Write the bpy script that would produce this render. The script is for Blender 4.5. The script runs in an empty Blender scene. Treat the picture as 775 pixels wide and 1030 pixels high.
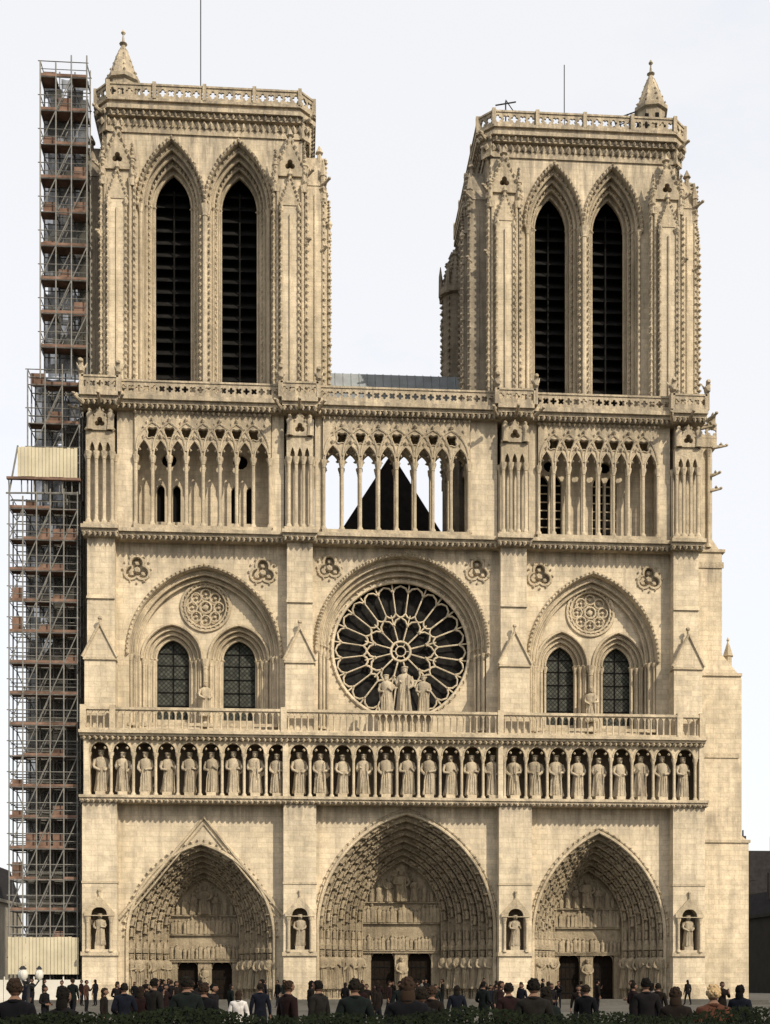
import bpy, bmesh, math, random
from mathutils import Vector, Matrix
from mathutils.geometry import tessellate_polygon
random.seed(7)
pi=math.pi
scene=bpy.context.scene

# ------------------------------------------------------------ materials
def nt(name):
    m=bpy.data.materials.new(name); m.use_nodes=True
    t=m.node_tree; b=t.nodes['Principled BSDF']; b.inputs['Specular IOR Level'].default_value=.12
    return m,t,b
def N(t,k,**kw):
    n=t.nodes.new(k)
    for a,v in kw.items(): setattr(n,a,v)
    return n
def mixc(t,mode,fac,a,b):
    n=N(t,'ShaderNodeMix',data_type='RGBA',blend_type=mode)
    for s,v in ((0,fac),(6,a),(7,b)):
        if isinstance(v,bpy.types.NodeSocket): t.links.new(v,n.inputs[s])
        else: n.inputs[s].default_value=v
    return n.outputs[2]
def ramp(t,src,stops):
    r=N(t,'ShaderNodeValToRGB'); e=r.color_ramp.elements
    while len(e)<len(stops): e.new(.5)
    for i,(p,c) in enumerate(stops):
        e[i].position=p; e[i].color=(c[0],c[1],c[2],1) if not isinstance(c,(int,float)) else (c,c,c,1)
    t.links.new(src,r.inputs[0]); return r.outputs[0]
def noise(t,vec,scale,detail=5,rough=.55):
    n=N(t,'ShaderNodeTexNoise'); n.inputs['Scale'].default_value=scale; n.inputs['Detail'].default_value=detail
    n.inputs['Roughness'].default_value=rough
    t.links.new(vec,n.inputs['Vector']); return n.outputs['Fac']
def mapping(t,vec,sc):
    n=N(t,'ShaderNodeMapping'); n.inputs['Scale'].default_value=sc; t.links.new(vec,n.inputs['Vector']); return n.outputs[0]
def mth(t,op,a,b_):
    n=N(t,'ShaderNodeMath',operation=op)
    for i,v in enumerate((a,b_)):
        if isinstance(v,bpy.types.NodeSocket): t.links.new(v,n.inputs[i])
        else: n.inputs[i].default_value=v
    return n.outputs[0]
def stone(name,c1,c2,brick=True,grime=.45,bump=.25,gc=(.15,.13,.10,1),bands=True):
    m,t,b=nt(name); tc=N(t,'ShaderNodeTexCoord'); o=tc.outputs['Object']
    big=noise(t,o,.20,6,.6)
    col=ramp(t,big,[(.34,c2),(.58,c1)])
    mid=ramp(t,noise(t,o,1.3,6,.7),[(.3,.72),(.68,1.12)])
    col=mixc(t,'MULTIPLY',1,col,mid)
    s=N(t,'ShaderNodeSeparateXYZ'); t.links.new(o,s.inputs[0])
    if brick:
        a=N(t,'ShaderNodeMath',operation='ADD'); t.links.new(s.outputs[0],a.inputs[0]); t.links.new(s.outputs[1],a.inputs[1])
        c=N(t,'ShaderNodeCombineXYZ'); t.links.new(a.outputs[0],c.inputs[0]); t.links.new(s.outputs[2],c.inputs[1])
        br=N(t,'ShaderNodeTexBrick'); t.links.new(c.outputs[0],br.inputs[0])
        br.inputs['Color1'].default_value=(.82,.82,.83,1); br.inputs['Color2'].default_value=(1.09,1.07,1.04,1)
        br.inputs['Mortar'].default_value=(.64,.61,.56,1); br.inputs['Scale'].default_value=1
        br.inputs['Mortar Size'].default_value=.012; br.inputs['Brick Width'].default_value=.74
        br.inputs['Row Height'].default_value=.34; br.inputs['Bias'].default_value=.15
        br.squash=1.4; br.squash_frequency=3
        col=mixc(t,'MULTIPLY',.68,col,br.outputs['Color'])
    st=noise(t,mapping(t,o,(1.5,1.5,.11)),1.0,6,.65)
    stf=ramp(t,st,[(.47,0.0),(.72,grime)])
    col=mixc(t,'MIX',stf,col,gc)
    if bands:   # streaky darker bands around the cornice heights
        zz=mth(t,'DIVIDE',s.outputs[2],64.0)
        st_=[(3.0,.0),(10.8,0),(12.9,.9),(13.4,.1),(22.0,.0),(27.5,0),(30.3,1),(30.9,.3),(36.0,.4),(38.6,.9),(39.6,1),(42.2,.15),(50,.2),(57.0,1.0),(62,1)]
        bd=ramp(t,zz,[(z/64,v) for z,v in st_])
        s2=ramp(t,noise(t,mapping(t,o,(2.6,2.6,.30)),1.0,6,.7),[(.38,0.0),(.64,.85)])
        col=mixc(t,'MIX',mth(t,'MULTIPLY',bd,s2),col,(gc[0]*1.2,gc[1]*1.2,gc[2]*1.25,1))
    sp=ramp(t,noise(t,o,6,4,.75),[(.54,0.0),(.72,grime*.75)])
    col=mixc(t,'MIX',sp,col,gc)
    t.links.new(col,b.inputs['Base Color']); b.inputs['Roughness'].default_value=.95
    bp=N(t,'ShaderNodeBump'); bp.inputs['Strength'].default_value=bump; bp.inputs['Distance'].default_value=.1
    t.links.new(noise(t,o,5,5,.75),bp.inputs['Height']); t.links.new(bp.outputs[0],b.inputs['Normal'])
    return m
def plain(name,c,rough=.8,var=.25,scale=2.0,metal=0):
    m,t,b=nt(name); tc=N(t,'ShaderNodeTexCoord')
    f=ramp(t,noise(t,tc.outputs['Object'],scale,5,.6),[(.3,1-var),(.7,1+var)])
    col=mixc(t,'MULTIPLY',1,(c[0],c[1],c[2],1),f)
    t.links.new(col,b.inputs['Base Color']); b.inputs['Roughness'].default_value=rough; b.inputs['Metallic'].default_value=metal
    return m
M_ash=stone('stone_ashlar',(.62,.53,.39),(.49,.42,.305),True,.46,.35)
M_car=stone('stone_carved',(.56,.47,.335),(.40,.33,.225),False,.64,.8)
M_north=stone('stone_north_weathered_shade',(.36,.31,.235),(.22,.19,.145),True,.6,.4,(.08,.07,.055,1))  # weathered north stone, with the side's shade put into its darker colour
M_king=stone('stone_statues',(.46,.39,.285),(.34,.285,.20),False,.6,.7,(.12,.10,.08,1),False)
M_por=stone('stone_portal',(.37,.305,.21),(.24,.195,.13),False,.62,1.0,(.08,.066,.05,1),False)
M_recess=stone('stone_recess_shade',(.15,.122,.088),(.09,.072,.053),False,.6,.6,(.05,.042,.035,1),False)  # dirty recess stone, darkened further to paint in the recess shade
M_dark=plain('dark_interior',(.007,.0065,.006),1)
M_louv=plain('louvre_slate',(.010,.0095,.009),1,.5)
M_lead=plain('lead_roof',(.24,.26,.27),.6,.2,1.0)
M_slate=plain('roof_slate_dark',(.022,.020,.020),.95,.3)
M_wood=plain('door_wood',(.010,.007,.005),.95,.4,5)
M_tube=plain('scaffold_steel',(.17,.165,.15),.6,.35,3)
M_deck=plain('scaffold_board',(.15,.095,.070),.85,.6,1.2)
M_hoard=plain('scaffold_hoarding',(.46,.41,.29),.8,.15,.8)
M_iron=plain('dark_iron',(.02,.02,.022),.6)
M_rglass=plain('rose_glass',(.013,.012,.011),.95,.7,2.5)
M_glass,t,b=nt('leaded_glass'); tc=N(t,'ShaderNodeTexCoord')
s=N(t,'ShaderNodeSeparateXYZ'); t.links.new(tc.outputs['Object'],s.inputs[0])
c=N(t,'ShaderNodeCombineXYZ'); t.links.new(mth(t,'ADD',s.outputs[0],s.outputs[2]),c.inputs[0]); t.links.new(mth(t,'SUBTRACT',s.outputs[0],s.outputs[2]),c.inputs[1])
br=N(t,'ShaderNodeTexBrick'); t.links.new(c.outputs[0],br.inputs[0]); br.inputs['Scale'].default_value=1
br.inputs['Brick Width'].default_value=.30; br.inputs['Row Height'].default_value=.30; br.offset=0
br.inputs['Mortar Size'].default_value=.03
br.inputs['Color1'].default_value=(.035,.038,.032,1); br.inputs['Color2'].default_value=(.075,.078,.064,1); br.inputs['Mortar'].default_value=(.010,.010,.010,1)
t.links.new(br.outputs['Color'],b.inputs['Base Color']); b.inputs['Roughness'].default_value=.8
M_net,t,b=nt('debris_netting'); b.inputs['Base Color'].default_value=(.062,.060,.052,1); b.inputs['Roughness'].default_value=.95
tr=N(t,'ShaderNodeBsdfTransparent'); mx=N(t,'ShaderNodeMixShader'); out=t.nodes['Material Output']
tc=N(t,'ShaderNodeTexCoord'); f=ramp(t,noise(t,mapping(t,tc.outputs['Object'],(1,1,.5)),.9,6,.65),[(.32,.55),(.62,.95)])
t.links.new(f,mx.inputs[0]); t.links.new(tr.outputs[0],mx.inputs[1]); t.links.new(b.outputs[0],mx.inputs[2]); t.links.new(mx.outputs[0],out.inputs[0])

# ------------------------------------------------------------ mesh builder
XF=[None]
class MB:
    def __init__(s): s.v=[]; s.f=[]
    def add(s,vs,fs):
        o=len(s.v); m=XF[0]
        if m is not None: s.v.extend([tuple(m@Vector(v)) for v in vs])
        else: s.v.extend(vs)
        s.f.extend([tuple(i+o for i in f) for f in fs])
    def obj(s,name,mat,parent=None,smooth=True):
        me=bpy.data.meshes.new(name); me.from_pydata(s.v,[],s.f); me.update()
        if smooth:
            me.polygons.foreach_set('use_smooth',[True]*len(me.polygons))
            try: me.set_sharp_from_angle(angle=math.radians(38))
            except Exception as e: me.polygons.foreach_set('use_smooth',[False]*len(me.polygons))
        me.materials.append(mat); ob=bpy.data.objects.new(name,me); scene.collection.objects.link(ob)
        if parent: ob.parent=parent
        return ob
def empty(name):
    e=bpy.data.objects.new(name,None); scene.collection.objects.link(e); return e
def box(mb,x0,x1,y0,y1,z0,z1):
    mb.add([(x0,y0,z0),(x1,y0,z0),(x1,y1,z0),(x0,y1,z0),(x0,y0,z1),(x1,y0,z1),(x1,y1,z1),(x0,y1,z1)],
     [(0,3,2,1),(4,5,6,7),(0,1,5,4),(1,2,6,5),(2,3,7,6),(3,0,4,7)])
def prism(mb,poly,y0,y1,holes=()):
    loops=[list(poly)]+[list(h) for h in holes]
    tri=tessellate_polygon([[Vector((x,z,0)) for x,z in l] for l in loops])
    flat=[p for l in loops for p in l]; n=len(flat)
    vs=[(x,y0,z) for x,z in flat]+[(x,y1,z) for x,z in flat]
    fs=[tuple(t) for t in tri]+[tuple(i+n for i in reversed(t)) for t in tri]
    o=0
    for l in loops:
        k=len(l)
        for i in range(k):
            a=o+i; b_=o+(i+1)%k; fs.append((a,b_,b_+n,a+n))
        o+=k
    mb.add(vs,fs)
def prism_z(mb,poly,z0,z1):
    n=len(poly)
    mb.add([(x,y,z0) for x,y in poly]+[(x,y,z1) for x,y in poly],
      [tuple(range(n-1,-1,-1)),tuple(range(n,2*n))]+[(i,(i+1)%n,(i+1)%n+n,i+n) for i in range(n)])
def arch(cx,w,z0,zs,za,n=12):
    h=za-zs; R=(w*w+h*h)/(2*w); a=math.atan2(h,w-R)
    L=[(cx-w+R+R*math.cos(pi+(a-pi)*i/n),zs+R*math.sin(pi+(a-pi)*i/n)) for i in range(n+1)]
    L[-1]=(cx,za)
    Rr=[(2*cx-x,z) for x,z in reversed(L[:-1])]
    if z0<zs-1e-4: return [(cx-w,z0)]+L+Rr+[(cx+w,z0)]
    return L+Rr
def circ(cx,cz,r,n=24,a0=0): return [(cx+r*math.cos(a0+2*pi*i/n),cz+r*math.sin(a0+2*pi*i/n)) for i in range(n)]
def foil(cx,cz,r,k=3,n=18,a0=pi/2):
    return [(cx+r*(.55+.45*abs(math.cos(k*(2*pi*i/n)/2)))*math.cos(a0+2*pi*i/n),cz+r*(.55+.45*abs(math.cos(k*(2*pi*i/n)/2)))*math.sin(a0+2*pi*i/n)) for i in range(n)]
def band(mb,o,i,y0,y1):
    n=len(o)
    vs=[(x,y0,z) for x,z in o]+[(x,y0,z) for x,z in i]+[(x,y1,z) for x,z in i]
    fs=[]
    for k in range(n-1):
        fs.append((k,k+1,n+k+1,n+k)); fs.append((n+k,n+k+1,2*n+k+1,2*n+k))
    mb.add(vs,fs)
def tube(mb,pts,r,n=6,closed=False,r1=None):
    P=[Vector(p) for p in pts]; m=len(P); vs=[]; fs=[]
    for i,p in enumerate(P):
        a=P[(i-1)%m] if (closed or i>0) else p; b_=P[(i+1)%m] if (closed or i<m-1) else p
        t_=(b_-a).normalized() if (b_-a).length>1e-9 else Vector((0,0,1))
        ref=Vector((0,1,0)) if abs(t_.y)<.9 else Vector((0,0,1))
        s_=t_.cross(ref).normalized(); u=s_.cross(t_)
        rr=r if r1 is None else r+(r1-r)*i/(m-1)
        for j in range(n):
            q=p+s_*rr*math.cos(2*pi*j/n)+u*rr*math.sin(2*pi*j/n); vs.append(tuple(q))
    for i in range(m if closed else m-1):
        for j in range(n):
            fs.append((i*n+j,i*n+(j+1)%n,((i+1)%m)*n+(j+1)%n,((i+1)%m)*n+j))
    if not closed: fs.append(tuple(range(n-1,-1,-1))); fs.append(tuple((m-1)*n+j for j in range(n)))
    mb.add(vs,fs)
def xz(path,y): return [(x,y,z) for x,z in path]
def rev(mb,x,y,prof,n=8):
    vs=[];fs=[];m=len(prof)
    for r,z in prof:
        for j in range(n): vs.append((x+r*math.cos(2*pi*j/n+.2),y+r*math.sin(2*pi*j/n+.2),z))
    for i in range(m-1):
        for j in range(n): fs.append((i*n+j,i*n+(j+1)%n,(i+1)*n+(j+1)%n,(i+1)*n+j))
    fs.append(tuple(range(n-1,-1,-1))); fs.append(tuple((m-1)*n+j for j in range(n)))
    mb.add(vs,fs)
def col(mb,x,y,z0,z1,r,n=8):
    rev(mb,x,y,[(r*1.7,z0),(r*1.7,z0+r*1.2),(r*1.15,z0+r*1.9),(r,z0+r*2.4),(r,z1-r*4.2),(r*1.25,z1-r*4),(r*1.05,z1-r*3.4),(r*1.9,z1-r*1.2),(r*2.0,z1)],n)
_bm=bmesh.new(); bmesh.ops.create_icosphere(_bm,subdivisions=1,radius=1)
BV=[tuple(v.co) for v in _bm.verts]; BF=[tuple(v.index for v in f.verts) for f in _bm.faces]; _bm.free()
def blob(mb,x,y,z,a,b_,c_):
    mb.add([(x+p[0]*a,y+p[1]*b_,z+p[2]*c_) for p in BV],BF)
def knob(mb,x,y,z,r,h=None):
    h=h or r; j=random.uniform(.75,1.25); r*=j; dx=random.uniform(-.3,.3)*r
    mb.add([(x-r,y,z),(x,y-r,z+.2*h),(x+r,y,z),(x,y+r,z),(x+dx,y-.4*r,z+h),(x-dx,y-.2*r,z-h)],
      [(0,1,4),(1,2,4),(2,3,4),(3,0,4),(1,0,5),(2,1,5),(3,2,5),(0,3,5)])
def statue_parts(seg,var,lo):
    rnd=random.Random(var)
    R=[(0,.15,.12),(.03,.17,.13),(.2,.15,.115),(.38,.145,.11),(.52,.135,.105),(.62,.14,.105),(.72,.165,.11),(.785,.165,.10),(.82,.12,.085),(.845,.055,.055),(.868,.05,.055),(.89,.066,.072),(.93,.072,.080),(.965,.068,.074),(.97,.082,.088),(1.0,.080,.086),(1.0,.03,.03)]
    if lo: R=[(0,.17,.13),(.3,.16,.13),(.55,.15,.12),(.75,.19,.12),(.83,.09,.08),(.87,.09,.09),(.94,.10,.10),(1.0,.05,.05)]
    sway=rnd.uniform(-.03,.03); ph=rnd.uniform(0,6); vs=[];fs=[]
    for z,a,b_ in R:
        f=max(0,1-z/.75)
        for j in range(seg):
            th=2*pi*j/seg; k=1+(.24*f if not lo else .05)*math.cos(5*th+ph+z*2)
            vs.append((a*k*math.cos(th)+sway*math.sin(z*3),b_*k*math.sin(th),z))
    n=seg
    for i in range(len(R)-1):
        for j in range(n): fs.append((i*n+j,i*n+(j+1)%n,(i+1)*n+(j+1)%n,(i+1)*n+j))
    fs.append(tuple(range(n-1,-1,-1)));fs.append(tuple((len(R)-1)*n+j for j in range(n)))
    mb=MB(); sv=XF[0]; XF[0]=None; mb.add(vs,fs)
    if not lo:
        for sgn in (-1,1):
            hz=rnd.choice([.55,.60,.66,.50])
            tube(mb,[(sgn*.135,0,.775),(sgn*.185,.0,.64),(sgn*.17,-.05,.58),(sgn*rnd.uniform(.03,.1),-.14,hz)],.05,6,r1=.03)
        knob(mb,0,-.085,.925,.018,.03); blob(mb,0,-.065,.885,.035,.035,.04)
        if rnd.random()<.6: tube(mb,[(.08,-.15,.35),(.07,-.15,.78)],.014,4)
        for q in range(4): tube(mb,[(-.10+q*.065,-.10-.02*(q%2),.03),(-.09+q*.06,-.105,.35),(-.03+q*.03,-.10,.58)],.018,4)
    XF[0]=sv
    return mb.v,mb.f
ST=[statue_parts(14,i,False) for i in range(7)]; STL=[statue_parts(8,20+i,True) for i in range(4)]
def statue(mb,x,y,z,h,lo=False,var=None,ws=1.0):
    v,f=(random.choice(STL if lo else ST)) if var is None else (STL if lo else ST)[var]
    a=random.uniform(-.35,.35); ca,sa=math.cos(a)*h*ws,math.sin(a)*h*ws
    mb.add([(x+p[0]*ca-p[1]*sa,y+p[0]*sa+p[1]*ca,z+p[2]*h) for p in v],f)
def figure_on(mb,x,y,z,tx,tz,h):
    v,f=random.choice(STL); k=random.uniform(.88,1.1)*h
    mb.add([(x+(p[0]*tz*1.3+p[2]*tx)*k, y+p[1]*k*1.7, z+(-p[0]*tx*1.3+p[2]*tz)*k) for p in v],f)
def notched(x0,x1,z0,z1,arches):
    P=[(x0,z0)]
    for (cx,w,zs,za) in arches: P+=arch(cx,w,z0,zs,za,6) if zs>z0+1e-3 else arch(cx,w,z0-1,z0,za,6)[1:-1]
    return P+[(x1,z0),(x1,z1),(x0,z1)]
def frange(a,b_,s_):
    n=max(1,int(round((b_-a)/s_))); return [a+(b_-a)*i/n for i in range(n+1)]
def cornice(mb,x0,x1,y0,yb,z,h,leaf=True,proj=.45):
    box(mb,x0,x1,y0-proj*.30,yb,z,z+h*.30)
    box(mb,x0-.03,x1+.03,y0-proj*.7,yb,z+h*.30+.001,z+h*.62)
    box(mb,x0-.06,x1+.06,y0-proj,yb,z+h*.62+.001,z+h)
    if leaf:
        for x in frange(x0+.12,x1-.12,.36):
            knob(mb,x,y0-proj*.58,z+h*.16,.15,h*.30)
def gargoyle(mb,x,y,z,dx,dy,L=1.0):
    tube(mb,[(x,y,z),(x+dx*L*.5,y+dy*L*.5,z+.05),(x+dx*L,y+dy*L,z+.12)],.15,6,r1=.07)
    blob(mb,x+dx*L,y+dy*L,z+.16,.13,.13,.11); knob(mb,x+dx*L*.6,y+dy*L*.6,z+.2,.12,.15)
def chimera(mb,x,y,z,s=.5):
    blob(mb,x,y,z+.35*s,.34*s,.5*s,.5*s); blob(mb,x,y-.35*s,z+.95*s,.25*s,.32*s,.25*s); tube(mb,[(x,y-.1*s,z+.5*s),(x,y-.3*s,z+.9*s)],.2*s,6)
    tube(mb,[(x-.25*s,y+.1*s,z+.5*s),(x-.45*s,y+.4*s,z+1.1*s)],.12*s,5,r1=.02); tube(mb,[(x+.25*s,y+.1*s,z+.5*s),(x+.45*s,y+.4*s,z+1.1*s)],.12*s,5,r1=.02)

ASH,CAR,POR,DRK,LOU,LEAD,SLA,WOOD,GLS,SHD,NOR,KIN=[MB() for _ in range(12)]
BUT=[(-20.0,-17.8),(-7.12,-5.0),(6.97,9.15),(18.6,20.75)]
XL,XR=-20.0,20.75

# ------------------------------------------------------------ level 0 portals
def portal(cx,w,zs,za,wi,zsi,zai,K,dy,tb,dw,dtop):
    y=.35
    for k in range(K):
        a=k/K; b_=(k+1)/K; L=lambda p,q,f: p+(q-p)*f
        po=(L(w,wi,a),L(zs,zsi,a),L(za,zai,a)); pi_=(L(w,wi,b_),L(zs,zsi,b_),L(za,zai,b_)); pm=(L(w,wi,(a+b_)/2),L(zs,zsi,(a+b_)/2),L(za,zai,(a+b_)/2))
        o=arch(cx,po[0],0,po[1],po[2],16); i_=arch(cx,pi_[0],0,pi_[1],pi_[2],16); band(POR,o,i_,y,y+dy)
        tube(POR,xz(i_,y+.02),.06,6)
        for x_,z_ in arch(cx,pi_[0]+.02,zs,pi_[1],pi_[2],22): knob(POR,x_,y-.04,z_,.09,.09)
        mid=arch(cx,pm[0],0,pm[1],pm[2],40)[1:-1]
        half=mid[:41]; acc=0; nxt=.1+.3*(k%2); step=.74
        for q in range(len(half)-1):
            (xa,za_),(xb,zb)=half[q],half[q+1]; d=math.hypot(xb-xa,zb-za_)
            while nxt<=acc+d:
                f=(nxt-acc)/d; X=xa+(xb-xa)*f; Z=za_+(zb-za_)*f; tx,tz=(xb-xa)/d,(zb-za_)/d
                if Z<pm[2]-.45:
                    figure_on(POR,X,y-.12,Z,tx,tz,.66); figure_on(POR,2*cx-X,y-.12,Z,-tx,tz,.66)
                    for sx,tt in ((X,tx),(2*cx-X,-tx)):
                        knob(POR,sx+tt*.70,y-.25,Z+tz*.70,.22,.10)
                        for g in (-1,1): knob(POR,sx+tt*.3+g*tz*.2,y-.1,Z+tz*.3-g*tt*.2,.09,.12)
                nxt+=step
            acc+=d
        for sg in (-1,1):
            X=cx+sg*pm[0]
            rev(POR,X,y-.1,[(.24,0),(.24,.25),(.15,.35),(.15,.75),(.24,.85),(.24,.92)],8)
            sh=min(2.55,zs-1.9)
            statue(POR,X,y-.14,.93,sh,ws=.95)
            zc=.93+sh+.08
            rev(POR,X,y-.12,[(.27,zc),(.3,zc+.3),(.2,zc+.34),(.16,zc+.62),(.02,zc+.75)],6)
            if zs-zc>.9: figure_on(POR,X,y-.08,zc+.75,0,1,.6)
        y+=dy
    yN=y
    tym=arch(cx,wi,tb,zsi,zai,16); prism(POR,tym,yN,yN+.3)
    box(POR,cx-wi-.05,cx+wi+.05,yN-.12,yN,tb-.12,tb+.05)
    H=zai-tb; rows=[(tb+.12,.17*H),(tb+.32*H,.20*H)]
    for (rz,rh) in rows:
        box(POR,cx-wi+.02,cx+wi-.02,yN-.2,yN,rz-.10,rz-.02)
        for x in frange(cx-wi+.2,cx+wi-.2,.27): statue(POR,x+random.uniform(-.05,.05),yN-.1-random.uniform(0,.08),rz,rh*random.uniform(.72,1.05),lo=True,ws=.95)
    rz=tb+.55*H; box(POR,cx-wi*.93,cx+wi*.93,yN-.2,yN,rz-.1,rz-.02)
    statue(POR,cx,yN-.16,rz,.34*H,var=1,ws=1.35)
    for sg in (-1,1):
        statue(POR,cx+sg*wi*.33,yN-.12,rz,.26*H,lo=False); statue(POR,cx+sg*wi*.58,yN-.12,rz,.19*H,lo=True); statue(POR,cx+sg*wi*.76,yN-.12,rz,.12*H,lo=True,ws=1.3)
        for q in range(5): knob(POR,cx+sg*(.25+.12*q),yN-.08,rz+(.42-.045*q)*H,.13,.13)
    tr=.45
    box(POR,cx-tr,cx+tr,yN+.02,yN+.5,0,tb-.12); statue(POR,cx,yN-.2,.9,tb-1.3 if tb>2.6 else 1.5,var=0); box(POR,cx-.35,cx+.35,yN-.4,yN+.02,0,.9)
    for sg in (-1,1):
        x0=cx+sg*tr; x1=cx+sg*dw; box(WOOD,min(x0,x1),max(x0,x1),yN+.45,yN+.55,0,tb-.1)
        for q in range(1,5):
            xx=x0+(x1-x0)*q/5; box(WOOD,xx-.03,xx+.03,yN+.42,yN+.449,0,tb-.15)
        for zz in (.6,1.6,2.4): box(DRK,min(x0,x1)+.1,max(x0,x1)-.1,yN+.40,yN+.419,zz,zz+.07)
        xa=cx+sg*dw; xb=cx+sg*(wi+.1); box(POR,min(xa,xb),max(xa,xb),yN+.02,yN+.5,0,tb-.12)
        arc=arch((x0+x1)/2,abs(x1-x0)/2,tb-.55,tb-.5,tb-.15,6)
        tube(POR,xz(arc,yN+.3),.06,5)
    box(DRK,cx-wi-1,cx+wi+1,yN+.6,yN+.7,0,zai)
P3=[(-12.5,4.75,4.2,10.4,2.4,4.9,8.5),(.97,5.85,4.9,12.5,2.75,5.6,9.75),(13.85,4.45,4.5,11.35,2.4,5.3,9.1)]
poly=[(XL+.05,0)]
for p in P3: poly+=arch(p[0],p[1],0,p[2],p[3],16)
poly+=[(XR-.05,0),(XR-.05,13.1),(XL+.05,13.1)]
prism(ASH,poly,0,.35)
portal(*P3[0],6,.55,2.85,1.85,2.8); portal(*P3[1],7,.55,3.5,2.1,3.4); portal(*P3[2],6,.55,3.35,1.95,3.4)
for cx,w,zs,za,_,_,_ in P3:
    o=arch(cx,w+.02,0,zs,za+.03,20); tube(CAR,xz(o,-.05),.12,6)
    o=arch(cx,w+.22,zs,zs,za+.3,40)
    if cx>-10: tube(CAR,xz(o,-.02),.07,5)
    for q,(x,z) in enumerate(o):
        if q%2: knob(CAR,x,-.1,z,.12,.1)
tube(CAR,[(-17.8,-.05,5.5),(-12.3,-.05,12.15),(-7.15,-.05,5.8)],.15,6)
tube(CAR,[(-17.55,-.05,5.3),(-12.3,-.05,11.7),(-7.35,-.05,5.6)],.07,5)
for x0,x1 in BUT:
    c_=(x0+x1)/2; r_=arch(c_,.62,3.5,5.6,6.3,6)
    prism(ASH,[(x0,0),(x1,0),(x1,13.1),(x0,13.1)],-.95,-.30,[r_]); box(ASH,x0+.002,x1-.002,-.30,.6,0,13.098)
    box(SHD,c_-.7,c_+.7,-.304,-.301,3.4,6.4)
    box(CAR,x0-.08,x1+.08,-1.08,-.2,3.1,3.35); box(CAR,x0-.1,x1+.1,-1.12,-.1,0,1.0); box(CAR,x0-.05,x1+.05,-1.03,-.2,1.003,1.25)
    box(CAR,c_-.3,c_+.3,-.95,-.4,3.5,3.75); statue(KIN,c_,-.72,3.75,2.05)
    for sg in (-1,1): col(CAR,c_+sg*.74,-1.05,3.36,5.6,.09)
    prism(CAR,[(c_-.95,5.65),(c_+.95,5.65),(c_+.95,5.9),(c_,6.95),(c_-.95,5.9)],-1.12,-.951,[arch(c_,.5,5.7,5.75,6.2,5)])
    tube(CAR,[(c_,-1.05,6.9),(c_,-1.05,7.25)],.07,5); blob(CAR,c_,-1.05,7.3,.12,.12,.12)
    box(CAR,x0-.04,x1+.04,-1.0,-.2,7.75,7.9)

# ------------------------------------------------------------ level 1 : gallery of kings
cornice(CAR,XL-.1,XR+.1,-.95,.6,12.95,.45,True,.35)
box(ASH,XL+.2,XR-.2,.36,.6,13.1,17.4); box(SHD,XL+.3,XR-.3,.30,.359,13.41,17.0)  # gallery back wall gets the stone with shade painted in
for xx in (XL+.25,XR-.4): box(ASH,xx,xx+.2,-.8,.5,13.4,17.2)
sp=1.415; kx=[-18.85+sp*i for i in range(28)]
for i,x in enumerate(kx):
    statue(KIN,x,-.55,13.66,2.62+random.uniform(-.1,.12),var=(i*3+i//5)%7,ws=.96); box(CAR,x-.3,x+.3,-1.0,-.3,13.4,13.66)
for i in range(29):
    x=kx[0]-sp/2+sp*i
    col(CAR,x,-1.02,13.4,16.15,.095)
XK0,XK1=kx[0]-sp/2-.35,kx[-1]+sp/2+.4
prism(CAR,notched(XK0,XK1,16.15,16.95,[(x,sp/2-.12,16.16,16.82) for x in kx]),-1.15,-.9)
for x in kx:
    a=arch(x,sp/2-.1,16.16,16.16,16.84,6); tube(CAR,xz(a,-1.16),.05,5)
    for sg in (-1,1): knob(CAR,x+sg*.32,-1.1,16.42,.10,.10)
box(ASH,XK0,XK1,-1.1,.3,16.96,17.1)
for xx in (XL+.3,-7.0,7.05,XR-.3):
    box(ASH,xx-.16,xx+.16,-1.22,-.2,13.4,17.0)
for x in frange(XK0+.1,XK1-.1,.36): 
    knob(CAR,x,-1.42,17.02,.15,.16)
cornice(CAR,XK0-.15,XK1+.15,-1.15,.7,16.98,.5,False,.55)
def balus(mb,x0,x1,y,z0,z1,s=.42):
    box(mb,x0,x1,y-.12,y+.12,z0,z0+.14); box(mb,x0-.02,x1+.02,y-.16,y+.16,z1-.17,z1)
    xs=frange(x0+.1,x1-.1,s); w=(xs[1]-xs[0])/2
    for x in xs: rev(mb,x,y,[(.085,z0+.141),(.06,z0+.25),(.055,z1-.5),(.09,z1-.42)],6)
    prism(mb,notched(x0+.05,x1-.05,z1-.42,z1-.171,[((xs[i]+xs[i+1])/2,w-.05,z1-.42,z1-.22) for i in range(len(xs)-1)]),y-.07,y+.07)
for x0,x1,yy in ((XK0,-7.3,-1.35),(-6.9,6.8,-1.35),(7.2,XK1,-1.35)):
    balus(CAR,x0,x1,yy,17.50,18.98)
for xx in (XK0+.05,-7.1,7.0,XK1-.05,-18.0,18.9): box(CAR,xx-.19,xx+.19,-1.55,-1.15,17.5,19.1)
for xx in (XK0+.05,XK1-.05): 
    for yy in [ -1.1+.4*i for i in range(5)]: rev(CAR,xx,yy,[(.08,17.6),(.06,18.75)],6)
    box(CAR,xx-.1,xx+.1,-1.1,.6,18.74,18.9)
statue(KIN,.78,-.8,19.0,3.0,var=3,ws=.95); statue(KIN,-.45,-.8,18.9,2.55,var=2,ws=.95); statue(KIN,2.0,-.8,18.9,2.55,var=5,ws=.95)
for cx,sg in ((-.45,-1),(2.0,1)):
    for q in (0,1): tube(KIN,[(cx+sg*.12,-.65,20.6),(cx+sg*.42,-.55,20.9),(cx+sg*.36,-.5,19.8+q*.3)],.10,5,r1=.04)
box(CAR,-1.0,2.6,-1.1,-.55,17.5,18.93)

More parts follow.
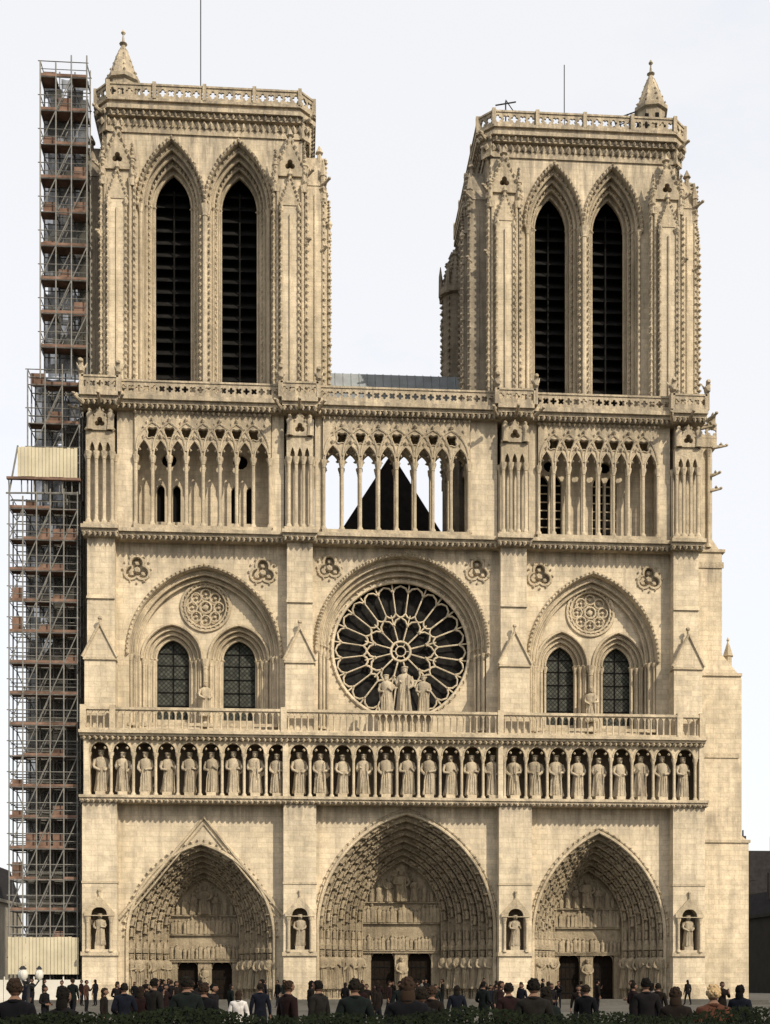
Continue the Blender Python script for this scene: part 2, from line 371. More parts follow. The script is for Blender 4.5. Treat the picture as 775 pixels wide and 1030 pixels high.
# ------------------------------------------------------------ level 2 : rose level
RX,RZ=.75,23.75
yW=.55
hol=[arch(-12.3,4.9,18.0,22.9,28.6,18),arch(RX,5.6,18.0,RZ,RZ+5.85,24),arch(13.6,4.3,18.0,22.9,28.7,18)]
box(ASH,XL+.3,XR-.3,yW+.01,yW+.6,17.2,17.9)
foils=[(-16.7,28.4,.95),(-8.5,28.4,.95),(-4.1,28.8,.88),(5.75,28.8,.88),(9.95,28.55,.9),(17.4,28.5,.9)]
prism(ASH,[(XL+.3,17.9),(XR-.3,17.9),(XR-.3,30.3),(XL+.3,30.3)],yW,yW+.35,hol+[foil(x,z,r*.85,3,24) for x,z,r in foils])
for x,z,r in foils:
    box(ASH,x-r,x+r,yW+.352,yW+.5,z-r,z+r); tube(CAR,xz(foil(x,z,r*.92,3,24),yW),.11,6,True); blob(CAR,x,yW+.2,z,.26,.22,.26)
    for a in range(3): blob(CAR,x+.46*math.cos(pi/2+a*2*pi/3),yW+.25,z+.46*math.sin(pi/2+a*2*pi/3),.2,.18,.2)
    for a in range(12): knob(CAR,x+r*.95*math.cos(a*pi/6),yW-.05,z+r*.95*math.sin(a*pi/6),.1,.1)
def orders(mb,cx,w,z0,zs,za,wi,zsi,zai,K,y,dy,n=18,r=.07,knobs=False,z1=None):
    for k in range(K):
        a=k/K;b_=(k+1)/K; L=lambda p,q,f:p+(q-p)*f
        o=arch(cx,L(w,wi,a),z0,L(zs,zsi,a),L(za,zai,a),n); i_=arch(cx,L(w,wi,b_),z0,L(zs,zsi,b_),L(za,zai,b_),n)
        band(mb,o,i_,y,y+dy); tube(mb,xz(i_,y+.015),r,6)
        m_=arch(cx,(L(w,wi,a)*.55+L(w,wi,b_)*.45),z0,zs,(L(za,zai,a)+L(za,zai,b_))/2,n); tube(mb,xz(m_,y+.0),r*.6,5)
        if knobs and k%2==0:
            for sg in (-1,1):
                for z in frange(z0+.8,zs,.42): knob(mb,cx+sg*L(w,wi,a+.5/K),y-.05,z,.11,.12)
            m2=arch(cx,L(w,wi,a+.5/K),zs,L(zs,zsi,a+.5/K),L(za,zai,a+.5/K),10)
            for x,z in m2: knob(mb,x,y-.05,z,.12,.11)
        for sg in (-1,1): knob(mb,cx+sg*L(w,wi,b_),y,L(zs,zsi,b_),.16,.14)
        y+=dy
    return y
def sidebay(cx,wb,zab,off,ws,wi,oz):
    y=orders(CAR,cx,wb,18.0,22.9,zab,wb-.55,22.9,zab-.6,2,yW+.35,.30)
    hz=[arch(cx-off,ws,18.3,22.8,25.1,12),arch(cx+off,ws,18.3,22.8,25.1,12),circ(cx,oz,1.35,24)]
    prism(ASH,arch(cx,wb-.5,18.0,22.9,zab-.55,18),y,y+.2,hz)
    for sg in (-1,1):
        y2=orders(CAR,cx+sg*off,ws,18.3,22.8,25.1,wi,22.9,24.3,3,y+.2,.24,12,.08)
        gx=cx+sg*off; box(GLS,gx-wi-.1,gx+wi+.1,y2+.16,y2+.2,18.3,24.6)
        box(CAR,gx-wi-.1,gx+wi+.1,y2-.1,y2+.25,18.4,18.95)
        box(DRK,gx-.03,gx+.03,y2+.08,y2+.14,19,24.0)
        for z in (19.9,20.8,21.7,22.6,23.4): box(DRK,gx-wi,gx+wi,y2+.1,y2+.145,z,z+.045)
        tube(CAR,xz(arch(gx,ws-.02,22.8,22.8,25.13,12),y-.05),.11,6)
        for q in range(3): col(CAR,gx+(ws-.15-q*.3),y+.12+q*.22,18.35,22.8,.10); col(CAR,gx-(ws-.15-q*.3),y+.12+q*.22,18.35,22.8,.10)
    prism(CAR,circ(cx,oz,1.4,24),y+.25,y+.3)
    tube(CAR,xz(circ(cx,oz,1.6,28),y-.03),.12,6,True); tube(CAR,xz(circ(cx,oz,1.38,28),y-.03),.08,6,True); tube(CAR,xz(circ(cx,oz,.38,14),y+.08),.08,5,True)
    for q in range(28): a=q*2*pi/28; knob(CAR,cx+1.48*math.cos(a),y-.1,oz+1.48*math.sin(a),.09,.09)
    for q in range(8):
        a=q*pi/4; tube(CAR,xz(circ(cx+.87*math.cos(a),oz+.87*math.sin(a),.33,10),y+.08),.06,5,True)
        blob(CAR,cx+.87*math.cos(a),y+.15,oz+.87*math.sin(a),.12,.1,.12)
    blob(CAR,cx,y+.1,oz,.22,.15,.22)
    col(CAR,cx,y-.1,18.3,22.8,.16); statue(CAR,cx,y-.35,18.95,2.3)
    box(CAR,cx-wb-.1,cx+wb+.1,yW-.06,yW+.0,18.2,18.4)
sidebay(-12.3,4.9,28.6,2.2,2.02,1.14,26.3); sidebay(13.6,4.3,28.7,1.95,1.8,1.02,26.45)
for cx,wb,zab in ((-12.3,4.9,28.6),(13.6,4.3,28.7)):
    o=arch(cx,wb+.12,22.9,22.9,zab+.15,26); tube(CAR,xz(o,yW-.05),.13,6)
    for x,z in o: knob(CAR,x,yW-.14,z,.14,.12)
    for sg in (-1,1):
        for q in range(2): col(CAR,cx+sg*(wb-.1-q*.3),yW+.2+q*.22,18.2,22.9,.10)
y=orders(CAR,RX,5.6,18.0,RZ,RZ+5.85,4.95,RZ,RZ+4.95,3,yW+.35,.34,24)
prism(ASH,arch(RX,5.0,18.0,RZ,RZ+5.0,24),y,y+.25,[circ(RX,RZ,4.62,56)])
o=arch(RX,5.72,RZ-.5,RZ,RZ+6.0,40); tube(CAR,xz(o,yW-.06),.13,6)
for x,z in o: knob(CAR,x,yW-.15,z,.15,.13)
for sg in (-1,1):
    for q in range(3): col(CAR,RX+sg*(5.45-q*.24),yW+.2+q*.32,18.2,RZ-.4,.10)
RG=MB(); prism(RG,circ(RX,RZ,4.7,48),y+.6,y+.65)
ROS=MB(); yt=y+.22; RM=4.62
tube(ROS,xz(circ(RX,RZ,RM+.02,64),y-.02),.13,7,True)
def pol(r,a): return (RX+r*math.cos(a),yt,RZ+r*math.sin(a))
for q in range(56):
    a=2*pi*q/56; knob(ROS,RX+(RM+.1)*math.cos(a),y-.12,RZ+(RM+.1)*math.sin(a),.11,.11)
for q in range(24):
    a=2*pi*q/24+pi/24; d=pi/24
    tube(ROS,[pol(2.55,a),pol(4.05,a)],.055,5)
    tube(ROS,[pol(4.0,a-d*2),pol(4.28,a-d*1.6),pol(4.42,a-d),pol(4.28,a-d*.4),pol(4.0,a)],.065,5)
    tube(ROS,[pol(4.05,a),pol(RM,a)],.06,5)
    knob(ROS,RX+4.02*math.cos(a),yt-.06,RZ+4.02*math.sin(a),.1,.1)
    tube(ROS,[pol(2.55,a-d*2),pol(2.36,a-d*1.5),pol(2.30,a-d),pol(2.36,a-d*.5),pol(2.55,a)],.07,5)
for q in range(12):
    a=2*pi*q/12+pi/12; d=pi/12
    tube(ROS,[pol(.68,a),pol(1.8,a)],.055,5)
    tube(ROS,[pol(1.78,a-d*2),pol(2.1,a-d*1.6),pol(2.3,a-d),pol(2.1,a-d*.4),pol(1.78,a)],.07,5)
    knob(ROS,RX+1.78*math.cos(a),yt-.06,RZ+1.78*math.sin(a),.13,.13)
    tube(ROS,[pol(1.8,a),pol(2.5,a)],.055,5)
tube(ROS,xz(circ(RX,RZ,.66,20),yt),.09,6,True); tube(ROS,xz(circ(RX,RZ,.34,14),yt),.05,5,True)
for q in range(6): a=q*pi/3; tube(ROS,[pol(.34,a),pol(.66,a)],.04,5)
for i,(x0,x1) in enumerate(BUT):
    c_=(x0+x1)/2; x0b,x1b=x0+.12,x1-.12
    box(ASH,x0b,x1b,-.75,yW+.5,17.3,22.3)
    prism(ASH,[(x0b-.05,22.3),(x1b+.05,22.3),(c_,24.3)],-.85,-.0)
    for sg in (-1,1): tube(CAR,[(c_+sg*(x1b-c_+.12),-.88,22.3),(c_,-.88,24.45)],.10,5)
    box(CAR,x0b-.08,x1b+.08,-.86,0,22.14,22.297)
    tube(CAR,[(c_,-.7,24.3),(c_,-.7,24.85)],.08,5); blob(CAR,c_,-.7,24.85,.17,.17,.16)
    x0c,x1c=x0+.22,x1-.22
    box(ASH,x0c,x1c,-.3,yW+.5,22.3,30.3)
    prism(ASH,[(x0c-.03,26.2),(x1c+.03,26.2),(x1c+.03,26.35),(x0c-.03,26.35)],-.42,-.301)
cornice(CAR,XL+.1,XR-.1,.0,1.2,30.15,.62,True,.6)
for x0,x1 in BUT: cornice(CAR,x0-.02,x1+.02,-.45,.1,30.16,.63,True,.6)

# ------------------------------------------------------------ level 3 : open arcade
z0,zc=30.8,35.6
def arcade(x0,x1,nb,y):
    s_=(x1-x0)/nb
    for i in range(nb+1):
        x=x0+s_*i; col(CAR,x,y,z0+.25,zc,.12); col(CAR,x,y+.55,z0+.25,zc,.08)
    box(CAR,x0-.1,x1+.1,y-.25,y+.8,z0,z0+.25)
    ar=[(x0+s_*(i+.5),s_/2-.11,zc+.01,zc+.95) for i in range(nb)]
    hl=[foil(x0+s_*i,zc+1.45,.44,4,20,pi/4) for i in range(1,nb)]
    prism(CAR,notched(x0-.05,x1+.05,zc,38.5,ar),y-.12,y+.16,hl)
    for i in range(nb):
        cx=x0+s_*(i+.5); tube(CAR,xz(arch(cx,s_/2-.08,zc,zc+.01,zc+1.0,6),y-.13),.06,5)
        for sg in (-1,1): knob(CAR,cx+sg*s_*.27,y,zc+.42,.13,.10)
        knob(CAR,cx,y-.15,zc+1.2,.16,.18); knob(CAR,cx,y-.12,zc+1.75,.14,.14); knob(CAR,cx+.2,y-.12,zc+2.1,.12,.14)
    for i in range(nb-1):
        cx=x0+s_*(i+1); tube(CAR,xz(arch(cx,s_-.05,zc+.3,zc+.4,zc+2.15,7),y-.14),.07,5)
        tube(CAR,xz(foil(cx,zc+1.45,.47,4,20,pi/4),y-.13),.06,4,True)
        knob(CAR,cx,y-.2,zc+2.3,.16,.16)
    for x in frange(x0,x1,.34): knob(CAR,x,y-.2,38.35,.13,.13)
bays=[(-16.7,-8.0,8),(-4.5,5.1,8),(9.75,17.8,8)]
for b3 in bays: arcade(*b3,-.15)
arcade(-4.5,5.1,8,1.1)
for x0,x1 in ((-17.9,-16.8),(-7.9,-7.1),(-5.05,-4.6),(5.2,7.0),(9.1,9.65),(17.9,18.65)):
    box(ASH,x0,x1,-.05,1.8,30.8,38.5)
def lan(cx,w,z0_,zs,za): return arch(cx,w,z0_,zs,za,6)
prism(ASH,[(-17.0,30.8),(-7.7,30.8),(-7.7,38.5),(-17.0,38.5)],1.5,1.8,[lan(x,.26,31.9,34.0,34.35) for x in (-15.25,-14.2,-10.35,-9.35)]+[circ(-14.7,36.0,.5,10),circ(-10.0,36.0,.5,10)])
prism(ASH,[(9.4,30.8),(18.1,30.8),(18.1,38.5),(9.4,38.5)],1.5,1.8,[lan(x,.38,31.0,35.0,35.7) for x in (10.35,11.25,14.15,15.05)]+[circ(10.8,36.3,.4,10),circ(14.6,36.3,.4,10)])
for cx in (10.35,11.25,14.15,15.05):
    for z in frange(31.6,35,.55): box(CAR,cx-.38,cx+.38,1.6,1.66,z,z+.07)
for x0,x1 in ((-17,-7.7),(9.4,18.1)): box(DRK,x0,x1,1.95,2.0,30.8,38.4)
for x0,x1 in BUT:
    x0b,x1b=x0+.25,x1-.25; c_=(x0+x1)/2
    box(ASH,x0b+.1,x1b-.1,-.15,1.5,30.8,38.5)
    n=3; xs=[x0b+.1+(x1b-x0b-.2)*i/n for i in range(n+1)]
    for x in xs: col(CAR,x,-.58,31.0,35.6,.12)
    for yy in (-.1,.4): col(CAR,x0b-.05,yy,31,35.6,.11); col(CAR,x1b+.05,yy,31,35.6,.11)
    box(CAR,x0b-.2,x1b+.2,-.8,.2,30.8,31.0)
    w=(xs[1]-xs[0])/2
    prism(CAR,notched(x0b-.05,x1b+.05,35.6,36.9,[((xs[i]+xs[i+1])/2,w-.08,35.61,36.2) for i in range(n)]),-.72,-.3)
    prism(CAR,[(x0b-.1,36.9),(x1b+.1,36.9),(c_,38.4)],-.85,-.16,[foil(c_,37.4,.34,3)])
    for sg in (-1,1):
        for q in range(5): knob(CAR,c_+sg*(x1b-c_)*(1-q/5),-.8,36.95+q*.3,.14,.14)
        statue(CAR,c_+sg*.66,-.85,36.9,1.35,lo=True)
cornice(CAR,XL+.3,XR-.2,-.3,1.8,38.5,.7,True,.65)
for x0,x1 in BUT: cornice(CAR,x0-.05,x1+.05,-.75,.1,38.51,.7,True,.6)
def balus2(mb,x0,x1,y,z0_,z1,s_=.58):
    n=max(1,int(round((x1-x0)/s_))); s_=(x1-x0)/n; zc_=(z0_+z1)/2; r=min(s_*.46,(z1-z0_)*.38)
    hl=[foil(x0+s_*(i+.5),zc_,r,4,16,pi/4 if i%2 else 0) for i in range(n)]
    prism(mb,[(x0,z0_),(x1,z0_),(x1,z1),(x0,z1)],y-.07,y+.07,hl)
    box(mb,x0,x1,y-.13,y+.13,z1,z1+.12); box(mb,x0,x1,y-.1,y+.1,z0_-.08,z0_-.001)
segs=[(XL+.0,-17.65,-1.2),(-17.65,-7.3,-.7),(-7.3,-4.85,-1.2),(-4.85,6.8,-.7),(6.8,9.35,-1.2),(9.35,18.5,-.7),(18.5,XR+.05,-1.2)]
for a,b_,yy in segs: balus2(CAR,a,b_,yy,39.28,40.1,.5)
for a,b_,yy in segs:
    if yy<-1:
        for xx in (a,b_):
            box(CAR,xx-.14,xx+.14,-1.33,-.5,39.2,40.3)
        chimera(CAR,a,-1.25,40.3,.75); chimera(CAR,b_,-1.25,40.3,.7)
        gargoyle(CAR,(a+b_)/2,-1.2,38.6,0,-1,.9); gargoyle(CAR,a,-1.2,38.5,-.4,-1,.9); gargoyle(CAR,b_,-1.2,38.5,.4,-1,.9)
for xx in (XL,XR): gargoyle(CAR,xx,.5,38.7,-1 if xx<0 else 1,-.3,1.0)
box(ASH,-5,6.7,-.4,2.0,38.9,39.19)
# ------------------------------------------------------------ bodies behind facade
for x0,x1 in ((XL+.15,XL+1.0),(XR-1.0,XR-.1)):
    box(ASH,x0,x1,.4,5,0,38.9)
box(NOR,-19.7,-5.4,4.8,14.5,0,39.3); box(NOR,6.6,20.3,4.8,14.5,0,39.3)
box(ASH,-19.7,-5.4,2.05,4.8,29.5,39.3); box(ASH,6.6,20.2,2.05,4.8,29.5,39.3)
box(ASH,-5.5,6.7,5.0,14.5,0,30.6); box(ASH,-5.5,6.7,1.2,5.0,30.2,30.7)
prism(SLA,[(-7.0,29.8),(9.2,29.8),(1.1,42.4)],15,60); box(ASH,-7,9.2,14.6,60,0,29.8)
box(ASH,-20,20.5,14.6,60,0,15)
prism(LEAD,[(-5.4,43.4),(6.8,43.4),(6.8,44.6),(-5.4,44.6)],9.5,11)
LEAD.add([(-5.4,9.3,44.6),(6.8,9.3,44.6),(6.8,11.2,44.6),(-5.4,11.2,44.6),(-5.4,10.2,46.2),(6.8,10.2,46.2)],[(0,1,5,4),(2,3,4,5),(0,4,3),(1,2,5)])
for x in frange(-5.2,6.6,.6): tube(LEAD,[(x,9.3,44.62),(x,10.2,46.22)],.04,4)
def flank(sg,base,outs):
    P=[(base,0)]
    for (x,za_,zb) in outs: P+=[(x,za_),(x,zb)]
    P+=[(base,outs[-1][2]+1.6)]
    return P
for yy in (3.2,11.5):
    prism(ASH,flank(1,20.4,[(25.2,0,11.2),(24.7,11.6,22.6),(23.3,24.2,31.2),(22.6,32.2,38.6)]),yy,yy+2.2)
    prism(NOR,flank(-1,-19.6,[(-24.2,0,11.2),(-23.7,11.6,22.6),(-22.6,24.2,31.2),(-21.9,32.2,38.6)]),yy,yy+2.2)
    for z,x in ((11.3,25.0),(22.9,24.4),(31.5,23.2)): box(CAR,20.6,x+.3,yy-.12,yy+2.3,z-.2,z)
    rev(CAR,24.1,yy+1.1,[(.3,23.4),(.3,24.3),(.4,24.35),(.05,25.4),(.12,25.5),(.02,25.7)],6)
    box(CAR,20.6,22.9,yy-.1,yy+2.3,38.6,39.2); balus2(CAR,20.9,22.9,yy,39.3,40.1)
    for x in (21.2,21.7,22.3): col(CAR,x,yy-.1,31.6,38.4,.12)
    gargoyle(CAR,22.6,yy,38.6,1,-.1,1.0); gargoyle(CAR,22.4,yy,35.6,1,-.1,.8); gargoyle(CAR,22.4,yy,36.6,.9,-.5,.7)
    chimera(CAR,22.6,yy,39.9,.8)
    box(CAR,20.6,23.4,yy-.08,yy-.001,30.2,30.6); box(CAR,20.6,24.5,yy-.08,yy-.001,17,17.3)
for yy in (20,28,36,44,52):
    for sg,b0 in ((1,20.4),(-1,-19.9)):
        P=[(b0,0),(b0+sg*5,0),(b0+sg*5,13),(b0+sg*3.5,15),(b0+sg*3.5,19),(b0,20)]
        prism(ASH,P,yy,yy+1.6)

# ------------------------------------------------------------ level 4 : towers
def tower_face(Hw,off,pe,ASH,CAR):
    ZB=39.2; ZT=56.4
    hl=[arch(s*off,off-.06,39.8,51.9,56.0,14) for s in (-1,1)]
    prism(ASH,[(-Hw,ZB),(Hw,ZB),(Hw,ZT),(-Hw,ZT)],0,.3,hl)
    wi=off*.56
    for s in (-1,1):
        y2=orders(CAR,s*off,off-.06,39.8,51.9,56.0,wi,52.5,54.75,4,.3,.36,14,.075,True)
        for z in frange(40.6,54,.8):
            LOU.add([(s*off-wi-.1,y2+.35,z-.25),(s*off+wi+.1,y2+.35,z-.25),(s*off+wi+.1,y2+.95,z+.30),(s*off-wi-.1,y2+.95,z+.30),
                     (s*off-wi-.1,y2+.35,z-.19),(s*off+wi+.1,y2+.35,z-.19),(s*off+wi+.1,y2+.95,z+.36),(s*off-wi-.1,y2+.95,z+.36)],[(0,1,2,3),(4,5,6,7),(0,1,5,4)])
        box(LOU,s*off-.05,s*off+.05,y2+.25,y2+.34,39.9,54)
        box(DRK,s*off-wi-.3,s*off+wi+.3,y2+1.0,y2+1.1,39.5,55.2)
        box(CAR,s*off-wi-.1,s*off+wi+.1,y2-.1,y2+.3,39.8,40.1)
        hood=arch(s*off,off+.02,51.9,51.9,56.15,16); tube(CAR,xz(hood,-.06),.12,6)
        for x,z in hood: knob(CAR,x,-.16,z,.14,.14)
        for xx in (s*off-(off-.2),s*off+(off-.2)): col(CAR,xx,-.02,39.7,51.9,.12)
    col(CAR,0,-.25,39.7,51.9,.17)
    for z in frange(40.6,51.2,.42):
        for q in (-.32,.32): knob(CAR,q,-.22,z,.12,.13)
    box(CAR,-off*2-.05,off*2+.05,-.25,-.001,39.2,39.75)
    for s in (-1,1):
        a,b_=(Hw-2.15,Hw-.05)
        x0,x1=(a,b_) if s>0 else (-b_,-a); c_=(x0+x1)/2; f0=-.75-pe; f1=-1.15-pe
        box(ASH,x0,x1,f0,-.001,39.2,53.6)
        box(ASH,x0+.5,x1-.5,f1,f0-.001,39.2,51.6)
        box(CAR,x0-.05,x1+.05,f1-.05,-.0,39.2,40.0)
        prism(CAR,[(x0+.4,51.6),(x1-.4,51.6),(c_,53.3)],f1-.05,f0-.001)
        prism(CAR,[(x0-.05,53.6),(x1+.05,53.6),(c_,56.0)],f0-.15,-.001,[foil(c_,54.3,.35,3)])
        for xx,yy,zt in ((x0,f0-.03,53.4),(x1,f0-.03,53.4),(x0+.5,f1-.02,51.4),(x1-.5,f1-.02,51.4)):
            tube(CAR,[(xx,yy,40),(xx,yy,zt)],.09,6)
            for z in frange(40.4,zt-.2,.42): knob(CAR,xx+(.06 if xx>c_ else -.06),yy-.07,z,.14,.14)
            knob(CAR,xx,yy,zt,.22,.32)
        for xx in (x0+.25,x1-.25): col(CAR,xx,f0-.1,40,53.0,.10)
        for g in (-1,1):
            yy=f0*.5; tube(CAR,[(c_+g*(x1-c_),yy,40),(c_+g*(x1-c_),yy,53)],.08,5)
        for q in range(7):
            for g in (-1,1):
                knob(CAR,c_+g*(x1-c_+.05)*(1-q/7),f0-.15,53.7+q*.34,.17,.17)
                knob(CAR,c_+g*(x1-c_-.4)*(1-q/7),f1-.05,51.7+q*.25,.12,.12)
        rev(CAR,c_,f0+.2,[(.22,55.4),(.14,56.2),(.28,56.3),(.03,56.8)],6)
        rev(CAR,c_,f1+.15,[(.16,53.0),(.1,53.5),(.2,53.6),(.03,54.0)],6)
        for xx in (x0+.1,x1-.1):
            rev(CAR,xx,f0-.05,[(.2,52.6),(.2,54.2),(.26,54.25),(.02,55.4)],6)
            for z in (53.2,53.8,54.5,54.8,55.1): knob(CAR,xx,f0-.22,z,.13,.12)
        gargoyle(CAR,s*(Hw-.1),f0+.05,53.7,s*.7,-.7,.7); gargoyle(CAR,s*(Hw-.1),f0+.05,49.5,s*.7,-.7,.45)
        tube(CAR,[(c_,f1-.05,40.2),(c_,f1-.05,51.0)],.08,5)
    for x in frange(-Hw,Hw,.42):
        knob(CAR,x,-.18,56.95,.19,.24); knob(CAR,x+.2,-.4,57.45,.15,.16)
def tower(cx,Hw,off,yF,dz):
    cy=yF+Hw; T=Matrix.Translation((cx,cy,39.2))@Matrix.Diagonal((1,1,dz,1))@Matrix.Translation((0,0,-39.2))
    for k in range(4):
        XF[0]=T@Matrix.Rotation(k*pi/2,4,'Z')@Matrix.Translation((0,-Hw,0))
        tower_face(Hw,off,0 if k in (0,2) else .3,NOR if k==3 else ASH,NOR if k==3 else CAR)  # north face uses the stone with shade in its colour
        h=Hw+.55
        balus2(CAR,-h+1.0,h-1.0,-.55+.14,58.3,59.1,.55)
        for xx in (-h+1.0,h-1.0,0,-h*.45,h*.45): box(CAR,xx-.12,xx+.12,-.62,-.22,58.2,59.3)
        XF[0]=T@Matrix.Rotation(k*pi/2+pi/4,4,'Z')
        dd=(h-1.0+h-.14)/math.sqrt(2); balus2(CAR,-.55,.55,-dd,58.3,59.1,.55); box(CAR,-.4,.4,-dd-.02,-dd+.5,56.4,57.3)
        gargoyle(CAR,0,-dd,57.6,0,-1,.7)
    XF[0]=T
    def octo(h,c_): return [(-h,-h+c_),(-h+c_,-h),(h-c_,-h),(h,-h+c_),(h,h-c_),(h-c_,h),(-h+c_,h),(-h,h-c_)]
    prism_z(CAR,octo(Hw+.1,.5),56.4,56.75); prism_z(ASH,octo(Hw+.02,.6),56.75,57.3); prism_z(CAR,octo(Hw+.35,.8),57.3,57.6)
    prism_z(CAR,octo(Hw+.6,1.0),57.6,57.85); prism_z(ASH,octo(Hw+.45,.95),57.85,58.1); prism_z(CAR,octo(Hw+.62,1.05),58.1,58.27)
    prism_z(LEAD,octo(Hw-.5,.9),58.27,58.8)
    c=Hw-3.7; box(DRK,-c,c,-c,c,39.3,56.3)
    for sx in (-1,1):
        for sy in (-1,1):
            X=sx*(Hw-.9);Y=sy*(Hw-.9); box(ASH,X-.85,X+.85,Y-.85,Y+.85,39.3,56.35)
    XF[0]=None
tower(-12.3,6.7,2.2,.95,1.048); tower(13.0,6.6,2.0,.95,1.016)
# stair turret, shade painted into its weathered stone, on the north-east corner of the right-hand tower
TX,TY=5.75,12.6
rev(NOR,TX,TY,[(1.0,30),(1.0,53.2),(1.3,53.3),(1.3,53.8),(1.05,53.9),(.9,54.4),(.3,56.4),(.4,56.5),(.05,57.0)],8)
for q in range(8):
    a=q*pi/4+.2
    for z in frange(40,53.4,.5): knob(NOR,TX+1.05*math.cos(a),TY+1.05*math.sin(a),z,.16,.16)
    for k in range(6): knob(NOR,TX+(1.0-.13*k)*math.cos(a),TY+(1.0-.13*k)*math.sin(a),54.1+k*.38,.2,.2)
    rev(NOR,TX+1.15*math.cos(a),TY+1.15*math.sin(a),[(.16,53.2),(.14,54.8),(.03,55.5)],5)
def pepper(x,y,dz=0):
    rev(CAR,x,y,[(1.0,58+dz),(1.0,61.3+dz),(1.2,61.4+dz),(1.2,61.65+dz),(1.05,61.7+dz),(.8,62.4+dz),(.45,63.4+dz),(.12,64.1+dz),(.28,64.2+dz),(.1,64.35+dz),(.05,64.8+dz),(.16,64.95+dz),(.02,65.2+dz)],8)
    for q in range(8):
        a=q*pi/4+.2
        for k in range(5): knob(CAR,x+(1.0-.19*k)*math.cos(a),y+(1.0-.19*k)*math.sin(a),61.9+k*.45+dz,.11,.11)
        box(DRK,x+.9*math.cos(a)-.12,x+.9*math.cos(a)+.12,y+.9*math.sin(a)-.12,y+.9*math.sin(a)+.12,59.9+dz,60.9+dz)
pepper(-17.9,3.0,.3); pepper(18.2,3.0,.05)
ROD=MB()
tube(ROD,[(-12.8,4,58),(-12.8,4,67.8),(-12.8,4,71)],.04,5); tube(ROD,[(12.35,4,58),(12.35,4,65.3)],.035,5)
tube(ROD,[(7.9,2,58),(7.9,2,61.2)],.05,5); tube(ROD,[(7.2,2,60.9),(8.6,2,61.2)],.05,5); tube(ROD,[(7.9,2,61.3),(8.9,2,59.9)],.035,5)
for q in range(5): tube(ROD,[(15.5+.3*q,2.4,59.3),(15.2+.3*q,2.4,60.5+.12*q)],.045,4)
tube(ROD,[(15.0,2.4,60.4),(17.0,2.4,61.2)],.05,4); tube(ROD,[(15.0,2.4,59.9),(17.0,2.4,60.7)],.04,4)

cath=empty('notre_dame_cathedral')
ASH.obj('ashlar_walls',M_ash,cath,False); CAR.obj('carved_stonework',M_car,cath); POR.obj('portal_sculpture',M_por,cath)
NOR.obj('north_weathered_shaded_walls',M_north,cath,False); KIN.obj('gallery_king_statues',M_king,cath)
SHD.obj('shaded_recesses',M_recess,cath,False); RG.obj('rose_window_glass',M_rglass,cath,False)
DRK.obj('dark_openings',M_dark,cath,False); LOU.obj('belfry_louvres',M_louv,cath,False); LEAD.obj('lead_roofs',M_lead,cath,False)
SLA.obj('nave_roof',M_slate,cath,False); WOOD.obj('portal_doors',M_wood,cath,False); GLS.obj('window_glass',M_glass,cath,False)
ROS.obj('rose_window_tracery',M_ash,cath); ROD.obj('lightning_rods',M_iron,cath)

# ------------------------------------------------------------ scaffolding
sc=empty('scaffolding'); TB,DK,HB,NB=[MB() for _ in range(4)]
def scaf(x0,x1,y0,y1,z0_,z1,nx,ny):
    xs=[x0+(x1-x0)*i/nx for i in range(nx+1)]; ys=[y0+(y1-y0)*i/ny for i in range(ny+1)]
    for x in xs:
        for y_ in ys: tube(TB,[(x,y_,z0_),(x,y_,z1+random.uniform(-.2,.5))],.05,5)
    zs=frange(z0_+2,z1-1.0,2.05)
    for z in zs:
        for y_ in ys:
            tube(TB,[(x0,y_,z),(x1,y_,z)],.04,4); tube(TB,[(x0-.15,y_,z+1.0),(x1+.1,y_,z+1.0)],.035,4); tube(TB,[(x0,y_,z+.5),(x1,y_,z+.5)],.028,4)
        for x in xs: tube(TB,[(x,y0,z),(x,y1,z)],.035,4)
        for x in (x0,x1): tube(TB,[(x,y0,z+1),(x,y1,z+1)],.03,4)
        for i in range(nx):
            if random.random()<.9: box(DK,xs[i]+.02,xs[i+1]-.02,y0+.1,y0+1.1+random.uniform(-.2,.2),z+.045,z+.09)
            if random.random()<.85: box(DK,xs[i]+.02,xs[i+1]-.02,y0-.03,y0+.01,z+.05,z+.22)
            if random.random()<.35: box(DK,xs[i]+.1,xs[i+1]-.1,y0+.4,y0+.44,z+.09,z+random.uniform(.5,1.2))
    for k,z in enumerate(zs[:-1]):
        for i in range(nx):
            if (i+k)%2==0: tube(TB,[(xs[i],y0-.04,z),(xs[i+1],y0-.04,zs[k+1])],.035,4)
            else: tube(TB,[(xs[i+1],y1,z),(xs[i],y1,zs[k+1])],.035,4)
        m=nx//2
        for g in (-.06,.5): tube(TB,[(xs[m],y0+.3+g,z+.1),(xs[min(nx,m+1)],y0+.3+g,zs[k+1])],.035,4)
scaf(-24.8,-20.45,.0,2.4,0,33.0,5,2); scaf(-23.6,-20.3,-.1,2.4,33.0,41.0,3,2); scaf(-22.7,-19.75,-.6,.8,40.2,60.6,3,1)
for (x0,x1,y_,za_,zb) in ((-23.9,-20.4,1.25,0,33),(-23.4,-20.4,1.3,33,41),(-22.6,-19.8,.45,41,60.2),(-24.1,-20.4,2.5,0,33),(-23.2,-20.4,2.5,33,41),(-22.5,-19.9,.9,41,59.8)):
    nx_=8; nz_=30
    vs=[];fs=[]
    for i in range(nx_+1):
        for j in range(nz_+1): vs.append((x0+(x1-x0)*i/nx_,y_+random.uniform(-.08,.08),za_+(zb-za_)*j/nz_))
    for i in range(nx_):
        for j in range(nz_):
            if random.random()<.94: a=i*(nz_+1)+j; fs.append((a,a+nz_+1,a+nz_+2,a+1))
    NB.add(vs,fs)
